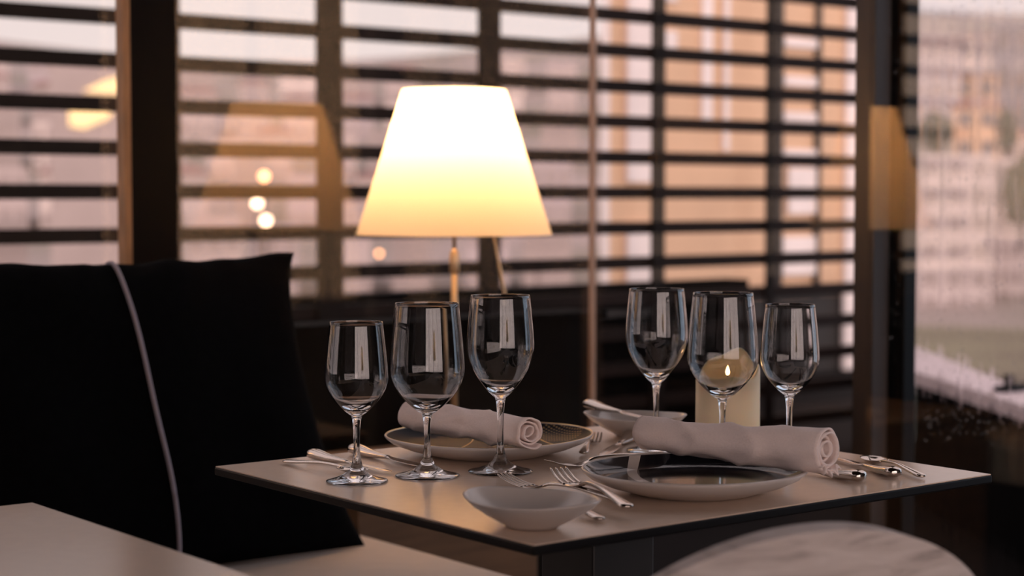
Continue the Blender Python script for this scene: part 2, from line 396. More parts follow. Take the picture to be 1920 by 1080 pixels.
M_orange = mat('far_wall_orange', (.62, .40, .27), .9, scale=.4, var=.12)
M_grey = mat('far_wall_grey', (.44, .38, .38), .9, scale=.4, var=.12)
M_slate = mat('far_wall_slate', (.22, .20, .22), .9, scale=.4, var=.12)
M_redroof = mat('far_roof_red', (.30, .17, .15), .9, scale=.5, var=.2)
def zat(y, d): return EYE - (y-369)/3323.5*d
building('white apartment block low in the rainy window, grey window rows', bearing(1792), 118, 4.6, -6.9, zat(292, 118), M_white, None, rows=6, cols=3, wmat=M_win2)
building('pale apartment block at the right edge of the rainy window', bearing(1922), 122, 3.9, -6.9, zat(300, 122), M_white, None, rows=6, cols=4, wmat=M_win2)
building('orange house with a red roof above the white apartments', bearing(1828), 150, 3.6, zat(310, 150), zat(205, 150), M_orange, M_redroof, rows=2, cols=2, roof_h=.7)
building('orange block standing behind the red roof in the rainy window', bearing(1826), 172, 4.0, zat(255, 172), zat(148, 172), M_orange, M_slate, rows=2, cols=2, roof_h=.4)
building('tan house highest on the slope in the rainy window', bearing(1832), 200, 4.6, zat(180, 200), zat(80, 200), walls[2], M_redroof, rows=2, cols=3, roof_h=.5)
building('grey house with a red roof beside the post in the rainy window', bearing(1752), 165, 4.2, zat(260, 165), zat(92, 165), M_grey, M_redroof, rows=5, cols=3, wmat=M_win2, roof_h=.5)
building('slate grey block at the top right corner of the view', bearing(1912), 190, 5.6, zat(260, 190), zat(55, 190), M_slate, None, rows=3, cols=3)
building('red roofed house at the right edge below the slate block', bearing(1925), 155, 4.4, zat(330, 155), zat(262, 155), walls[2], M_redroof, rows=1, cols=3, roof_h=.8)
rnd = random.Random(11)
k = 0
for d, n, ylo in ((120, 9, 440), (150, 10, 300), (190, 11, 220), (235, 12, 165), (285, 12, 135)):
    for i in range(n):
        px = -60 + (i+.5+(k % 2)*.12)*1150/n; k += 1
        h = rnd.uniform(3.5, 7.5); w = rnd.uniform(.55, .80) * d*.346/n
        az = bearing(px); z0 = hill_z(d, az) - .5
        building('blurred pale house on the hillside beyond the louvres', az, d, w, z0, z0+h+.5, rnd.choice(walls), M_redroof if rnd.random() < .35 else None, group='houses on the far hillside', rows=2, cols=3, wmat=M_win2, dep=6)
# distant street lamps, seen as soft discs through the glass
M_lampglow = emis('street_lamp_glow', (1., .42, .18), 9.); M_lampglow2 = emis('street_lamp_glow_pale', (1., .68, .45), 9.)
for px, y, mm, lab, rr in ((496, 331, M_lampglow, 'orange street lamp, highest of three seen through the lampshade reflection', .24), (483, 381, M_lampglow2, 'pale street lamp below the orange one seen through the lampshade reflection', .26), (499, 413, M_lampglow2, 'pale street lamp, lowest of three below the lampshade reflection', .26), (711, 475, M_lampglow, 'reddish street lamp seen low between louvres left of the lamp pole', .14), (1008, 500, M_lampglow, 'reddish street lamp seen low between louvres right of the lamp pole', .12)):
    d = 104 + (y % 7)*1.7; p = polar(bearing(px), d); z = zat(y, d)
    t = thing('street_lamp', lab, 'street lamp', (p.x, p.y, -6.9))
    bm = bmesh.new(); tube(bm, [(0, 0, 0), (0, 0, z+6.9)], .05, 8); new_obj('pole', bm, M_post, t)
    bm = bmesh.new(); bmesh.ops.create_uvsphere(bm, u_segments=16, v_segments=10, radius=rr); new_obj('lamp_head', bm, mm, t, True, (0, 0, z+6.9))
# warm streaks far left: reflected glow put in as emissive window shapes
M_glowpatch = emis('warm_glow_patch', (1., .62, .30), 2.1)
d = 105; p = polar(bearing(190), d); zt = zat(145, d); lb = thing('house', 'house with glow patches standing in for a warm reflection, far left beyond the louvres', 'building', (p.x, p.y, -6.9), -bearing(190))
bx('wall', (-2.8, 2.2, 0, 6, 0, zat(120, d)+6.9), walls[3], lb)
def poly_part(name, pts, m, parent):
    bm = bmesh.new(); a = [bm.verts.new((x, -.15, z)) for x, z in pts]; b = [bm.verts.new((x, 0, z)) for x, z in pts]; n = len(pts)
    bm.faces.new(a); bm.faces.new(b[::-1])
    for i in range(n): bm.faces.new((a[i], b[i], b[(i+1) % n], a[(i+1) % n]))
    bmesh.ops.recalc_face_normals(bm, faces=bm.faces[:]); return new_obj(name, bm, m, parent)
def LZ(y): return zat(y, d)+6.9
poly_part('window', [(-1.7, LZ(240)), (-1.7, LZ(205)), (.9, LZ(205)), (.5, LZ(225)), (-.9, LZ(245))], M_glowpatch, lb)
poly_part('window', [(-.9, LZ(178)), (.2, LZ(160)), (1.2, LZ(150)), (1.2, LZ(182))], M_glowpatch, lb)

# tree clumps in the rainy view
M_leaf = mat('dull_foliage', (.085, .085, .06), .95, scale=2, var=.5)
def tree(px, y0, y1, d, w, lab):
    az = bearing(px); p = polar(az, d); zb = zat(y1, d); h = zat(y0, d)-zb
    t = thing('tree', lab, 'tree', (p.x, p.y, zb-1.5), -az)
    bm = bmesh.new(); bmesh.ops.create_icosphere(bm, subdivisions=3, radius=1)
    for v in bm.verts:
        k = 1+.35*noise.noise(v.co*2.1+Vector((px, 0, 0)))+.18*noise.noise(v.co*5)
        v.co = Vector((v.co.x*w/2*k, v.co.y*w/2*k, v.co.z*h/2*k))
    new_obj('crown', bm, M_leaf, t, loc=(0, 0, 1.5+h/2))
    bm = bmesh.new(); tube(bm, [(0, 0, 0), (.05, 0, 1.5), (0, 0, 1.5+h*.4)], [.18, .14, .08], 8); new_obj('trunk', bm, M_darkwood, t)
tree(1752, 215, 285, 140, 2.6, 'bushy tree left of the orange house in the rainy window')
tree(1884, 215, 285, 142, 1.8, 'bushy tree right of the orange house in the rainy window')
tree(1915, 300, 420, 112, 2.2, 'dark tree at the right edge before the pale block')

# rain drops on the right-hand pane: uncountable
rr = random.Random(5)
def add_drops(n, y0, y1, z0, z1, rmin, rmax, bm):
    for _ in range(n):
        r = rmin + (rmax-rmin)*rr.random()**3; y = rr.uniform(y0, y1); z = rr.uniform(z0, z1)
        vs = bmesh.ops.create_icosphere(bm, subdivisions=1, radius=1)['verts']; s = rr.uniform(1, 1.7)
        for v in vs: v.co = Vector((v.co.x*r*.45 + GR-.0338, v.co.y*r + y, v.co.z*r*s + z))
bm = bmesh.new(); add_drops(1900, 1.95, 2.30, .62, 1.65, .0005, .0018, bm); add_drops(160, 2.35, 2.40, .75, 1.6, .0005, .0014, bm)
tag(new_obj('raindrops', bm, M_drop, smooth=True), 'fine raindrops scattered on the right window pane', 'raindrops', kind='stuff')

# ================================================================ FURNITURE
TZ = .75
def make_table(label):
    """origin at floor, centre of top; top .76 x .68"""
    t = thing('dining_table', label, 'table')
    a, b = .382, .342
    tp = bx('tabletop', (-a, a, -b, b, TZ-.012, TZ-.0012), M_core, t, bevel=.002)
    bx('laminate_surface', (-a+.0015, a-.0015, -b+.0015, b-.0015, TZ-.0013, TZ), M_top, tp)
    bx('support_frame', (-.25, .25, -.2, .2, TZ-.035, TZ-.0121), M_core, t, bevel=.004)
    bx('pedestal', (-.053, .053, -.053, .053, .02, TZ-.035), M_metalpost, t, bevel=.003)
    bx('base_plate', (-.24, .24, -.24, .24, 0, .02), M_metalpost, t, bevel=.004)
    return t
tb = make_table('square beige table with a black edge, laid with glasses and plates')
tb.location = (1.520, 1.760, 0)
tb2 = copy_tree(tb); tb2.location = (.452, 1.642, 0)
tb2['label'] = 'bare beige table cut off at the bottom left corner'
for t in (tb, tb2): t['group'] = 'restaurant tables'

# bench along the left glass
be = thing('bench', 'cream upholstered bench under the black pillow', 'bench', (0, 2.72, 0))
bx('seat', (.72, 1.835, -.47, .47, .36, .47), M_bench, be, bevel=.012, seg=3)
bx('base', (.75, 1.80, -.40, .47, .0, .36), M_parapet, be)
bx('backrest', (.75, 1.80, .40, .50, .47, .84), M_black, be, bevel=.02, seg=3)

# pillow
def make_pillow():
    t = thing('pillow', 'large black pillow with a lilac piping stripe leaning on the bench', 'pillow', (1.395, 2.70, .472))
    W2, H, T = .375, .590, .115
    tilt = math.radians(26)
    def pt(a, b, side):
        # a in -1..1 across, b in 0..1 up
        bb = 2*b-1
        prof = max(0, (1-abs(a)**2.6))**.55 * max(0, (1-abs(bb)**2.8))**.55
        pin = .045*(1-abs(bb)**2)*abs(a)**6 - .010*abs(a)**8*max(0, bb)**12; pin2 = .014*(1-abs(a)**2)**1.0*abs(bb)**8
        x = a*(W2 - pin) ; z = H*b - (pin2 if bb > 0 else -pin2*.3)
        n = noise.noise(Vector((a*2.2, b*2.4, side*3)))*.014*prof + (noise.noise(Vector((a*9, b*3, 1)))*.010*abs(bb)**8 if bb > 0 else 0)
        z += (noise.noise(Vector((a*5, 0, 4)))*.008)*(b**6)
        y = -side*(T*prof*.5 + n)
        return Vector((x, y, z))
    R = Matrix.Rotation(-tilt, 4, 'X')
    def place(v): 
        w = R @ v; return w
    bm = bmesh.new(); n1, n2 = 60, 48; G = {}
    for side in (1, -1):
        for i in range(n1+1):
            for j in range(n2+1):
                edge = i in (0, n1) or j in (0, n2)
                if edge and side == -1: G[side, i, j] = G[1, i, j]; continue
                v = pt(2*i/n1-1, j/n2, side)
                if edge: v.y = 0
                G[side, i, j] = bm.verts.new(place(v))
        for i in range(n1):
            for j in range(n2):
                q = [G[side, i, j], G[side, i+1, j], G[side, i+1, j+1], G[side, i, j+1]]
                bm.faces.new(q if side == 1 else q[::-1])
    bmesh.ops.recalc_face_normals(bm, faces=bm.faces[:])
    new_obj('cover', bm, M_black, t, True)
    # piping stripe that wraps over the top
    pts = []
    for k in range(0, 61):
        b = k/60; v = pt(-.02, b, 1); v.y -= .002; pts.append(place(v))
    for k in range(60, 40, -1):
        b = k/60; v = pt(-.02 - .0, b, -1); v.y += .002; pts.append(place(v))
    bm = bmesh.new(); tube(bm, pts, .0042, 8); new_obj('piping', bm, M_piping, t, True)
    return t
pil = make_pillow()

# lamp plinth + lamp
pl = thing('plinth', 'low brown timber plinth under the table lamp', 'plinth', (2.07, 3.07, 0))
bx('body', (-.21, .235, -.21, .20, 0, .535), M_plinth, pl, bevel=.003)
bx('top_board', (-.22, .245, -.22, .21, .535, .553), M_plinth, pl, bevel=.003)
LX, LY, LB = 2.214, 3.029, .553
lp = thing('table_lamp', 'lit table lamp with a cream cone shade on a slim pole', 'lamp', (LX, LY, LB))
bm = bmesh.new(); lathe(bm, [(0, 0), (.085, 0), (.088, .004), (.085, .012), (.02, .02), (.012, .03), (0, .03)], 48); new_obj('base', bm, M_brass, lp, True)
bm = bmesh.new(); tube(bm, [(0, 0, .02), (0, 0, .44)], .0065, 16); new_obj('pole', bm, M_brass, lp, True)
bm = bmesh.new(); tube(bm, [(0, 0, .40), (0, 0, .66)], .0042, 16); new_obj('upper_pole', bm, M_brass, lp, True)
bm = bmesh.new(); lathe(bm, [(0, .395), (.0075, .395), (.0105, .402), (.0105, .432), (.008, .442), (.0045, .447), (0, .447)], 24); new_obj('collar', bm, M_brass, lp, True)
S0, S1 = .478, .782
bm = bmesh.new()
n = 96; rb, rt = .2065, .1095
lathe(bm, [(rb, S0), (rb-.0008, S0+.0004), (rt-.0008, S1), (rt, S1), (rt+(rb-rt)*.001, S1-.0005)][:1] + [(rt, S1)], n)
sh = new_obj('lamp_shade', bm, M_shade, lp, True)
bm = bmesh.new(); lathe(bm, [(rb+.0006, S0-.001), (rb+.0006, S0+.0015), (rb-.0010, S0+.0015), (rb-.0010, S0-.001)], 96, close=True); new_obj('rim_wire', bm, M_wax, sh, True)
bm = bmesh.new()
for a in range(3): tube(bm, [(0, 0, .66), (math.cos(a*2.094+.4)*(rt+.004), math.sin(a*2.094+.4)*(rt+.004), S1-.02)], .0015, 8)
new_obj('shade_carrier', bm, M_brass, lp)
bm = bmesh.new(); lathe(bm, [(0, .60), (.014, .60), (.016, .635), (.012, .655), (0, .655)], 20); new_obj('socket', bm, M_brass, lp, True)
bm = bmesh.new(); lathe(bm, [(0, .655), (.012, .66), (.027, .69), (.030, .712), (.022, .734), (0, .745)], 24); new_obj('bulb', bm, M_bulb, lp, True)
bm = bmesh.new(); tube(bm, [(.012, -.009, .645), (.058, -.046, .52), (.083, -.067, .355), (.085, -.068, .33)], [.003, .003, .003, .0042], 10); new_obj('dimmer_rod', bm, M_brass, lp, True)

# unseen lamp copies: left one follows orange edges, rear one added for warm fill
for (x, y, lab, lab2) in ((.35, 3.06, 'lit table lamp by the left glass outside the picture', 'brown plinth of the left lamp outside the picture'), (.6, -1.3, 'unseen table lamp added behind the viewer for warm fill light', 'brown plinth of the added unseen lamp behind the viewer')):
    o = copy_tree(pl); o.location = (x-.144, y+.041 if y > 2 else y, 0); o['label'] = lab2
    o = copy_tree(lp); o.location = (x, y if y > 2 else y, LB); o['label'] = lab
# chair
def make_chair():
    t = thing('dining_chair', 'pale grey mottled tub chair with a rounded back before the table', 'chair', (1.209, 1.138, 0), math.radians(-20))
    M = bpy.data.materials.new('mottled_grey_weave'); M.use_nodes = True; nt = M.node_tree; b = nt.nodes['Principled BSDF']
    b.inputs['Roughness'].default_value = .8; b.inputs['Specular IOR Level'].default_value = .2
    tcn = N(nt, 'ShaderNodeTexCoord'); mp = N(nt, 'ShaderNodeMapping'); mp.inputs['Scale'].default_value = (2.2, 1, 16); mp.inputs['Rotation'].default_value = (0, .35, 0); L(nt, tcn.outputs['Object'], mp.inputs[0])
    n1 = N(nt, 'ShaderNodeTexNoise'); n1.inputs['Scale'].default_value = 4.; n1.inputs['Detail'].default_value = 7; n1.inputs['Roughness'].default_value = .65; n1.inputs['Distortion'].default_value = .8; L(nt, mp.outputs[0], n1.inputs['Vector'])
    L(nt, ramp(nt, n1.outputs[0], [(.32, (.36, .31, .29)), (.48, (.60, .53, .50)), (.62, (.68, .61, .58))]), b.inputs['Base Color'])
    bp = N(nt, 'ShaderNodeBump'); bp.inputs['Strength'].default_value = .25; bp.inputs['Distance'].default_value = .003; L(nt, n1.outputs[0], bp.inputs['Height']); L(nt, bp.outputs[0], b.inputs['Normal'])
    # back shell: y grows towards the table; the outside of the back faces -y
    def shell(a, h):
        ang = a*1.25                      # wraps round the sitter
        R = .235 + .02*(1-h)
        top = .818 - .40*max(0, abs(a)-.0)**2.0*.55 - .05*abs(a)**6
        z = .44 + (top-.44)*h
        lean = -.05*h
        return Vector((R*math.sin(ang)*1.18, .20 - R*math.cos(ang) + lean, z))
    bm = bmesh.new(); na, nh = 48, 20; g1 = []; 
    th = .028
    for i in range(na+1):
        row = []
        for j in range(nh+1): row.append(bm.verts.new(shell(2*i/na-1, j/nh)))
        g1.append(row)
    for i in range(na):
        for j in range(nh): bm.faces.new((g1[i][j], g1[i+1][j], g1[i+1][j+1], g1[i][j+1]))
    bmesh.ops.recalc_face_normals(bm, faces=bm.faces[:])
    o = new_obj('backrest', bm, M, t, True)
    s = o.modifiers.new('t', 'SOLIDIFY'); s.thickness = th; s.offset = 0
    bv = o.modifiers.new('b', 'BEVEL'); bv.width = .012; bv.segments = 3; bv.limit_method = 'ANGLE'; bv.angle_limit = math.radians(40)
    bm = bmesh.new()
    prof = [(0, .40), (.20, .40), (.225, .42), (.225, .455), (.20, .475), (0, .48)]
    lathe(bm, prof, 48); 
    for v in bm.verts: v.co.y = v.co.y*.95 + .20
    new_obj('seat', bm, M, t, True)
    for sx in (-1, 1):
        for sy in (-1, 1):
            bm = bmesh.new(); tube(bm, [(sx*.14, .20+sy*.13, .41), (sx*.20, .20+sy*.19, 0)], [.016, .010], 12); new_obj('leg', bm, M_darkwood, t, True)
    return t
make_chair()

# ================================================================ TABLEWARE
def glass_profile(h, zb, rmax, zmax, rr, foot, stem=.0042):
    """outer profile base->rim then inner rim->bottom; zb = bowl base height"""
    wall = .0011
    outer = [(0, .0), (foot*.6, .0), (foot-.001, .0004), (foot, .0012), (foot-.001, .0022), (foot*.72, .0045), (foot*.45, .0085), (foot*.24, .0150), (stem*1.45, .0240), (stem*1.05, .036), (stem*.92, zb*.55), (stem*1.0, zb*.78), (stem*1.35, zb*.93), (stem*1.7, zb)]
    # bowl lower quarter: rounded cone
    bowl = []
    def rb(z):
        if z <= zmax:
            t = (z-zb)/(zmax-zb); return stem*1.7 + (rmax-stem*1.7)*math.sin(t*PI/2)**.84
        t = (z-zmax)/(h-zmax); return rmax + (rr-rmax)*(t**1.35)
    N1 = 22
    for i in range(1, N1+1): z = zb + (zmax-zb)*(1-math.cos(i/N1*PI/2)); bowl.append((rb(z), z))
    N2 = 16
    for i in range(1, N2+1): z = zmax + (h-zmax)*i/N2; bowl.append((rb(z), z))
    outer += bowl
    inner = []
    z_in = zb + .0075
    for i in range(N2, 0, -1): z = zmax + (h-zmax)*i/N2; inner.append((rb(z)-wall, z if i < N2 else z-.0002))
    def ri(z):
        s = min(1, (z-z_in)/.018); return (rb(z)-wall)*max(0, 1-(1-s)**2.6)**.5
    for i in range(N1, 0, -1): z = z_in + (zmax-z_in)*(1-math.cos(i/N1*PI/2)); inner.append((ri(z), z))
    inner.append((0, z_in))
    top = [(rr-wall*.3, h+.0004), (rr-wall*.8, h+.0003)]
    return outer + top + inner
GG = 'empty wine glasses on the laid table'
# one mesh per glass: bowl, stem and foot are one blown piece
for lab, loc, kd, h in (
    ('small empty wine glass nearest the pillow, leftmost of six', (1.218, 1.876), 'small', .202),
    ('broad empty wine glass in front of the napkin on the rear plate', (1.313, 1.856), 'wide', .2233),
    ('tall empty wine glass standing before the lamp rod, right of the broad one', (1.409, 1.826), 'tall', .2315),
    ('tall empty wine glass beside the small bowl at the back, left of the candle', (1.701, 1.843), 'tall', .230),
    ('broad empty wine glass standing right in front of the candle', (1.718, 1.728), 'wide', .2285),
    ('small empty wine glass right of the candle, rightmost of six', (1.791, 1.672), 'small', .2125)):
    spec = {'tall': (.098, .0443, .166, .0384, .0425), 'wide': (.081, .0487, .138, .0410, .0418), 'small': (.084, .0403, .133, .0335, .0392)}[kd]
    ref = {'tall': .2315, 'wide': .2233, 'small': .202}[kd]; k = h/ref
    bm = bmesh.new(); lathe(bm, glass_profile(h, spec[0]*k, spec[1], spec[2]*k, spec[3], spec[4]), 72)
    tag(new_obj('wine_glass', bm, M_glass, None, True, (loc[0], loc[1], TZ+.0003)), lab, 'wine glass', GG)

# candle
cd = thing('pillar_candle', 'thick ivory pillar candle with a melted slanting rim, burning', 'candle', (1.812, 1.812, TZ+.0003))
def candle():
    R = .0462; n = 80; bm = bmesh.new()
    # direction away from the viewer and to the right gets the high rim
    def top(a):
        return .114 + .017*math.cos(a-math.radians(25)) + .006*math.sin(2*a+.6) + .003*math.sin(5*a)
    rings = []
    rows = [(0, lambda a: 0), (R*.96, lambda a: 0), (R, lambda a: .002), (R, lambda a: .05), (R*.995, lambda a: top(a)-.006), (R*.975, lambda a: top(a)-.001), (R*.94, lambda a: top(a)),
            (R*.90, lambda a: top(a)-.002), (R*.86, lambda a: top(a)-.010), (R*.78, lambda a: .100), (R*.5, lambda a: .094), (0, lambda a: .093)]
    for r, zf in rows:
        if r == 0: rings.append([bm.verts.new((0, 0, zf(0)))]); continue
        rings.append([bm.verts.new((r*math.cos(2*PI*i/n), r*math.sin(2*PI*i/n), zf(2*PI*i/n))) for i in range(n)])
    for A, B in zip(rings, rings[1:]):
        for i in range(n):
            j = (i+1) % n
            if len(A) == 1: bm.faces.new((A[0], B[i], B[j]))
            elif len(B) == 1: bm.faces.new((A[i], A[j], B[0]))
            else: bm.faces.new((A[i], A[j], B[j], B[i]))
    bmesh.ops.recalc_face_normals(bm, faces=bm.faces[:])
    new_obj('wax_body', bm, M_wax, cd, True)
    bm = bmesh.new(); tube(bm, [(0, 0, .093), (.0005, 0, .104)], .0009, 8); new_obj('wick', bm, M_wick, cd)
    bm = bmesh.new(); lathe(bm, [(0, .103), (.0026, .105), (.0034, .108), (.0024, .112), (.0010, .1155), (0, .118)], 20); new_obj('flame', bm, M_flame, cd, True)
candle()

# plates
def plate(name_label, loc, R, rz, glaze, lobes=(.03, .02), rimm=None, zs=1.):
    t = thing('plate', name_label, 'plate', loc, rz); t.scale = (1, .95, zs)
    fr = lambda a: 1 + lobes[0]*math.cos(3*a) + lobes[1]*math.cos(2*a+.8)
    bm = bmesh.new()
    lathe(bm, [(0, .004), (R*.50, .004), (R*.52, 0), (R*.55, 0), (R*.62, .004), (R*.80, .012), (R*.93, .021), (R*.985, .0285), (R, .0325), (R*.992, .034), (R*.975, .0320), (R*.93, .0250), (R*.86, .0183), (R*.78, .0152), (R*.5, .0142), (0, .0140)], 96, fr)
    body = new_obj('body', bm, M_porc, t, True)
    bm = bmesh.new()
    lathe(bm, [(R*.974, .0326), (R*.93, .0256), (R*.86, .0189), (R*.78, .0157), (R*.5, .0147), (0, .0145)], 96, fr)
    for f in bm.faces:
        pass
    o = new_obj('glaze', bm, glaze, t, True); 
    bm = bmesh.new(); lathe(bm, [(R*.993, .0338), (R*.990, .0344), (R*.986, .0342), (R*.984, .0334)], 96, fr); g = new_obj('rim_line', bm, rimm or M_gold, t, True)
    return t
g1 = plate_glaze('black_glaze_gold_arc', [(.30, -.10, .232, .0013), (-.22, .25, .30, .0010)], (.75, .48, .20), dots=(.120, .005, .045), spec=.05, rough=.5)
plate('black glazed plate with gold lines at the back, under a napkin roll', (1.499, 1.966, TZ+.0003), .147, 0., g1, (.03, .02), None, .82)
def circ(p, q, r):
    ax, ay = p; bx2, by = q; cx, cy = r
    d = 2*(ax*(by-cy)+bx2*(cy-ay)+cx*(ay-by))
    ux = ((ax*ax+ay*ay)*(by-cy)+(bx2*bx2+by*by)*(cy-ay)+(cx*cx+cy*cy)*(ay-by))/d
    uy = ((ax*ax+ay*ay)*(cx-bx2)+(bx2*bx2+by*by)*(ax-cx)+(cx*cx+cy*cy)*(bx2-ax))/d
    return ux, uy, math.hypot(ax-ux, ay-uy)
P2 = (1.503, 1.556)
cc = circ((1.512-P2[0], 1.715-P2[1]-.03), (1.462-P2[0], 1.624-P2[1]), (1.446-P2[0], 1.475-P2[1]))
g2 = plate_glaze('black_glaze_white_arc', [(cc[0], cc[1], cc[2], .0065)], (.52, .46, .42))
plate('black glazed plate with a white curved stripe at the front, under a napkin roll', (P2[0], P2[1], TZ+.0003), .139, 0., g2, (.02, .03), M_porc, .88)

def small_bowl(label, loc, rz, a, b):
    t = thing('small_bowl', label, 'bowl', loc, rz)
    def shape(u):
        c, s = math.cos(u), math.sin(u)
        k = 1/((abs(c)/a)**1.75 + (abs(s)/b)**1.75)**(1/1.75)
        return k
    bm = bmesh.new(); n = 96; rows = [(0, .003), (.30, .003), (.33, 0), (.38, 0), (.46, .004), (.70, .013), (.90, .0225), (.985, .0285), (1., .0300), (.99, .0312), (.97, .0298), (.88, .0225), (.68, .0135), (.45, .0075), (0, .006)]
    rings = []
    for r, z in rows:
        if r == 0: rings.append([bm.verts.new((0, 0, z))]); continue
        ring = []
        for i in range(n):
            u = 2*PI*i/n; k = shape(u); lift = .004*abs(math.cos(u))**4*(r**3)
            kk = k*r + (1-r)*.45*(min(a, b)-k)*r
            ring.append(bm.verts.new((kk*math.cos(u), kk*math.sin(u), z+lift)))
        rings.append(ring)
    for A, B in zip(rings, rings[1:]):
        for i in range(n):
            j = (i+1) % n
            if len(A) == 1: bm.faces.new((A[0], B[i], B[j]))
            elif len(B) == 1: bm.faces.new((A[i], A[j], B[0]))
            else: bm.faces.new((A[i], A[j], B[j], B[i]))
    bmesh.ops.recalc_face_normals(bm, faces=bm.faces[:])
    o = new_obj('body', bm, M_porc, t, True); return t
small_bowl('empty white bowl near the front corner of the table', (1.199, 1.499, TZ+.0003), math.radians(-73), .083, .066)
small_bowl('white bowl at the back corner holding a knife', (1.782, 1.978, TZ+.0003), math.radians(-53), .079, .062)

# napkin rolls
def napkin(label, p0, p1, R0, R1, flat, seed, bend=0., tail=False, turns=4.2):
    """rolled napkin whose axis goes from p0 to p1 (centres); radius R0 -> R1"""
    p0 = Vector(p0); p1 = Vector(p1); ax = (p1-p0); Ln = ax.length; ax.normalize()
    side = Vector((0, 0, 1)).cross(ax).normalized(); up = ax.cross(side)
    mid = (p0+p1)/2
    t = thing('napkin', label, 'napkin', tuple(mid))
    bm = bmesh.new(); NT = 260; NL = 60; th = .0016
    grid = []
    for i in range(NT+1):
        s = i/NT
        ang = -s*turns*2*PI - .9
        row = []
        for j in range(NL+1):
            q = j/NL
            R = R0 + (R1-R0)*q
            r = R*(.17 + .83*(1-s)**.9) if True else R
            # layers slip past each other at the ends
            slip = .0035*math.sin(ang*.5+seed) - .006*s*(1 if q > .5 else -1)
            x = (q-.5)*Ln + slip*(abs(2*q-1)**6)
            wr = noise.noise(Vector((q*7+seed, math.cos(ang)*1.4, math.sin(ang)*1.4)))*.0034*(1-s) + noise.noise(Vector((q*3+seed+9, ang*.4, 0)))*.0030*(1-.5*s)
            ph = q*9.5 + math.cos(ang)*1.9 + seed + 1.5*noise.noise(Vector((q*3, seed, 0)))
            wr += (.0040*(1-abs(math.sin(ph)))**2.2 - .0010)*max(0, 1-1.6*s)*(1-abs(2*q-1)**4)
            rr_ = r+wr
            cy, cz = rr_*math.cos(ang)*(1+flat), rr_*math.sin(ang)*(1-flat*.8)
            off = bend*((2*q-1)**2)
            row.append((mid*0) + ax*x + side*cy + up*(cz+off))
        grid.append(row)
    V = [[bm.verts.new(v) for v in row] for row in grid]
    for i in range(NT):
        for j in range(NL): bm.faces.new((V[i][j], V[i+1][j], V[i+1][j+1], V[i][j+1]))
    bmesh.ops.recalc_face_normals(bm, faces=bm.faces[:])
    o = new_obj('rolled_cloth', bm, M_linen, t, True)
    s = o.modifiers.new('cloth', 'SOLIDIFY'); s.thickness = .0022; s.offset = 0
    if tail:   # loose hem ruffle hanging below the near end
        bm = bmesh.new(); g = []
        for i in range(27):
            q = i/26; row = []
            for j in range(7):
                w = j/6
                ang = -PI/2 - .85 + q*1.55
                rr_ = R1*(1.0 + .04*w)
                x = Ln/2 - .008 + w*.012 + .0035*math.sin(q*19)*w
                v = ax*x + side*((rr_*math.cos(ang))*(1+flat)) + up*(rr_*math.sin(ang)*(1-flat*.8) + bend + .0045*math.sin(q*23)*w + .001)
                row.append(bm.verts.new(v))
            g.append(row)
        for i in range(26):
            for j in range(6): bm.faces.new((g[i][j], g[i+1][j], g[i+1][j+1], g[i][j+1]))
        h = new_obj('loose_hem', bm, M_linen, t, True); s = h.modifiers.new('cloth', 'SOLIDIFY'); s.thickness = .0016
    return t
napkin('white napkin roll lying across the rear plate behind the broad glass', (1.438, 2.075, .8005), (1.452, 1.815, .7995), .0235, .0240, .12, 3., bend=-.0, turns=3.4)
napkin('white napkin roll lying across the front plate, its spiral end over the rim', (1.536, 1.690, .8045), (1.594, 1.423, .8050), .0215, .0290, .04, 8., bend=.003, tail=True, turns=4.6)

# cutlery: built along +x from the handle end (0) to the tip (length)
def loft(bm, secs, n=14):
    """secs: (x, halfwidth, halfthick, z)"""
    rings = []
    for x, w, h, z in secs:
        rings.append([bm.verts.new((x, w*math.copysign(abs(math.cos(2*PI*k/n))**.8, math.cos(2*PI*k/n)), z + h*math.copysign(abs(math.sin(2*PI*k/n))**.8, math.sin(2*PI*k/n)))) for k in range(n)])
    for A, B in zip(rings, rings[1:]):
        for k in range(n): bm.faces.new((A[k], A[(k+1) % n], B[(k+1) % n], B[k]))
    bm.faces.new(rings[0][::-1]); bm.faces.new(rings[-1])
    bmesh.ops.recalc_face_normals(bm, faces=bm.faces[:])
def smooth_secs(secs, n=5): return [tuple(max(v, .0002) if i in (1, 2) else v for i, v in enumerate(s)) for s in catmull(secs, n)]
def handle_secs(L0, fat=1.):
    return [(0, .0012, .0010, .0062*fat), (.0018, .0058*fat, .0040*fat, .0062*fat), (.008, .0092*fat, .0056*fat, .0062*fat), (.022, .0088*fat, .0054*fat, .0060*fat), (.05, .0066*fat, .0044*fat, .0058), (L0-.012, .0046, .0034, .0056), (L0, .0040, .0028, .0056)]
def make_knife():
    t = thing('table_knife', 'x', 'knife')
    bm = bmesh.new(); loft(bm, smooth_secs(handle_secs(.098, 1.35))); new_obj('handle', bm, M_steel, t, True)
    bm = bmesh.new(); s = [(.096, .0042, .0024, .0056), (.104, .0055, .0016, .0052), (.116, .0085, .0010, .0046), (.14, .0098, .0008, .0042), (.175, .0092, .0007, .0038), (.198, .0060, .0006, .0034), (.208, .0014, .0005, .0032)]
    loft(bm, smooth_secs(s)); new_obj('blade', bm, M_steel, t, True)
    return t
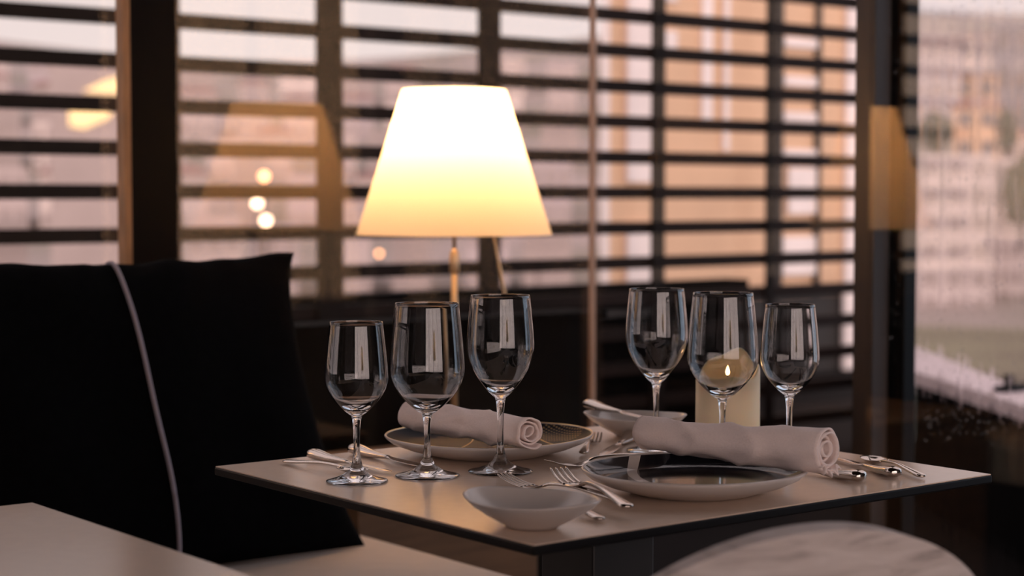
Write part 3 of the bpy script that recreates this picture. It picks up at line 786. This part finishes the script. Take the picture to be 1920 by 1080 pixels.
def make_fork():
    t = thing('table_fork', 'x', 'fork')
    bm = bmesh.new(); loft(bm, smooth_secs([(0, .001, .0008, .0040), (.002, .0056, .0022, .0042), (.010, .0085, .0028, .0046), (.035, .0066, .0026, .0070), (.075, .0036, .0022, .0105), (.112, .0026, .0021, .0100), (.128, .0040, .0018, .0060)])); new_obj('handle', bm, M_steel, t, True)
    bm = bmesh.new()
    loft(bm, smooth_secs([(.126, .0036, .0018, .0062), (.136, .0090, .0011, .0034), (.146, .0118, .0010, .0020), (.156, .0120, .0009, .0022)]))
    for k in range(4):
        y = (k-1.5)*.0066
        pts = [(.154, y, .0022), (.170, y, .0040), (.186, y*.97, .0078), (.200, y*.92, .0130)]
        tube(bm, catmull(pts, 4), [.0021]*5 + [.0019]*4 + [.0015]*3 + [.0007], 8, flat=.6)
    new_obj('tines', bm, M_steel, t, True)
    return t
def make_spoon():
    t = thing('table_spoon', 'x', 'spoon')
    bm = bmesh.new(); loft(bm, smooth_secs([(0, .001, .0008, .0036), (.002, .0050, .0020, .0038), (.010, .0075, .0025, .0042), (.035, .0058, .0023, .0060), (.075, .0030, .0020, .0090), (.108, .0026, .0019, .0080), (.120, .0040, .0012, .0064)])); new_obj('handle', bm, M_steel, t, True)
    bm = bmesh.new(); rings = []; n = 32
    for i in range(9):
        r = i/8; rings.append([bm.verts.new((.143 + .027*r*math.cos(2*PI*k/n)*(1-.10*math.cos(2*PI*k/n)), (.0175)*r*math.sin(2*PI*k/n)*(1-.18*math.cos(2*PI*k/n)), .0008 + .0062*r*r)) for k in range(n)] if i else [bm.verts.new((.143, 0, .0008))])
    for A, B in zip(rings, rings[1:]):
        for k in range(n):
            if len(A) == 1: bm.faces.new((A[0], B[k], B[(k+1) % n]))
            else: bm.faces.new((A[k], A[(k+1) % n], B[(k+1) % n], B[k]))
    o = new_obj('bowl', bm, M_steel, t, True); s = o.modifiers.new('t', 'SOLIDIFY'); s.thickness = .0012; s.offset = 0
    return t
protos = {}; LEN = {'knife': .208, 'fork': .200, 'spoon': .170}
def cutlery(kind, end, tip, label, z=0., pitch=0., scale=None, roll=0.):
    if kind not in protos:
        t = protos[kind] = {'knife': make_knife, 'fork': make_fork, 'spoon': make_spoon}[kind]()
    else: t = copy_tree(protos[kind])
    dx, dy = tip[0]-end[0], tip[1]-end[1]
    t.rotation_euler = (roll, -pitch, math.atan2(dy, dx)); t.location = (end[0], end[1], TZ+.0004+z)
    sc = scale or math.hypot(dx, dy)/LEN[kind]; t.scale = (sc, sc, sc)
    t['label'] = label; t['group'] = 'cutlery on the laid table'
    return t
cutlery('spoon', (1.222, 2.062), (1.256, 1.908), 'spoon at the far left of the cutlery beside the leftmost glass')
cutlery('knife', (1.276, 2.082), (1.286, 1.898), 'thick handled knife seen behind the stem of the leftmost glass')
cutlery('knife', (1.346, 2.086), (1.346, 1.893), 'thick handled knife tucked against the left rim of the rear plate')
cutlery('fork', (1.375, 1.548), (1.352, 1.748), 'fork with tines just below the third glass foot, left of the pair', z=.0)
cutlery('fork', (1.316, 1.470), (1.386, 1.680), 'fork crossing over the other one left of the front plate', z=.0085, pitch=.012)
cutlery('spoon', (1.276, 1.470), (1.316, 1.640), 'spoon whose handle end lies right beside the front bowl')
cutlery('fork', (1.655, 1.792), (1.470, 1.803), 'fork lying sideways between the two plates')
cutlery('knife', (1.760, 1.955), (1.592, 1.836), 'knife with a gold gleaming blade pointing between the two plates')
cutlery('fork', (1.590, 1.872), (1.712, 1.985), 'fork with raised tines beside the gleaming knife blade')
cutlery('knife', (1.713, 1.472), (1.722, 1.672), 'knife with its thick handle end closest to the spiral napkin end')
cutlery('knife', (1.772, 1.468), (1.838, 1.640), 'knife between the other two pieces at the right of the napkin')
cutlery('spoon', (1.797, 1.446), (1.862, 1.600), 'spoon with the thin handle nearest the right table corner')
cutlery('knife', (1.772, 2.078), (1.748, 1.885), 'butter knife resting across the bowl at the back corner', z=.033, pitch=-.008)
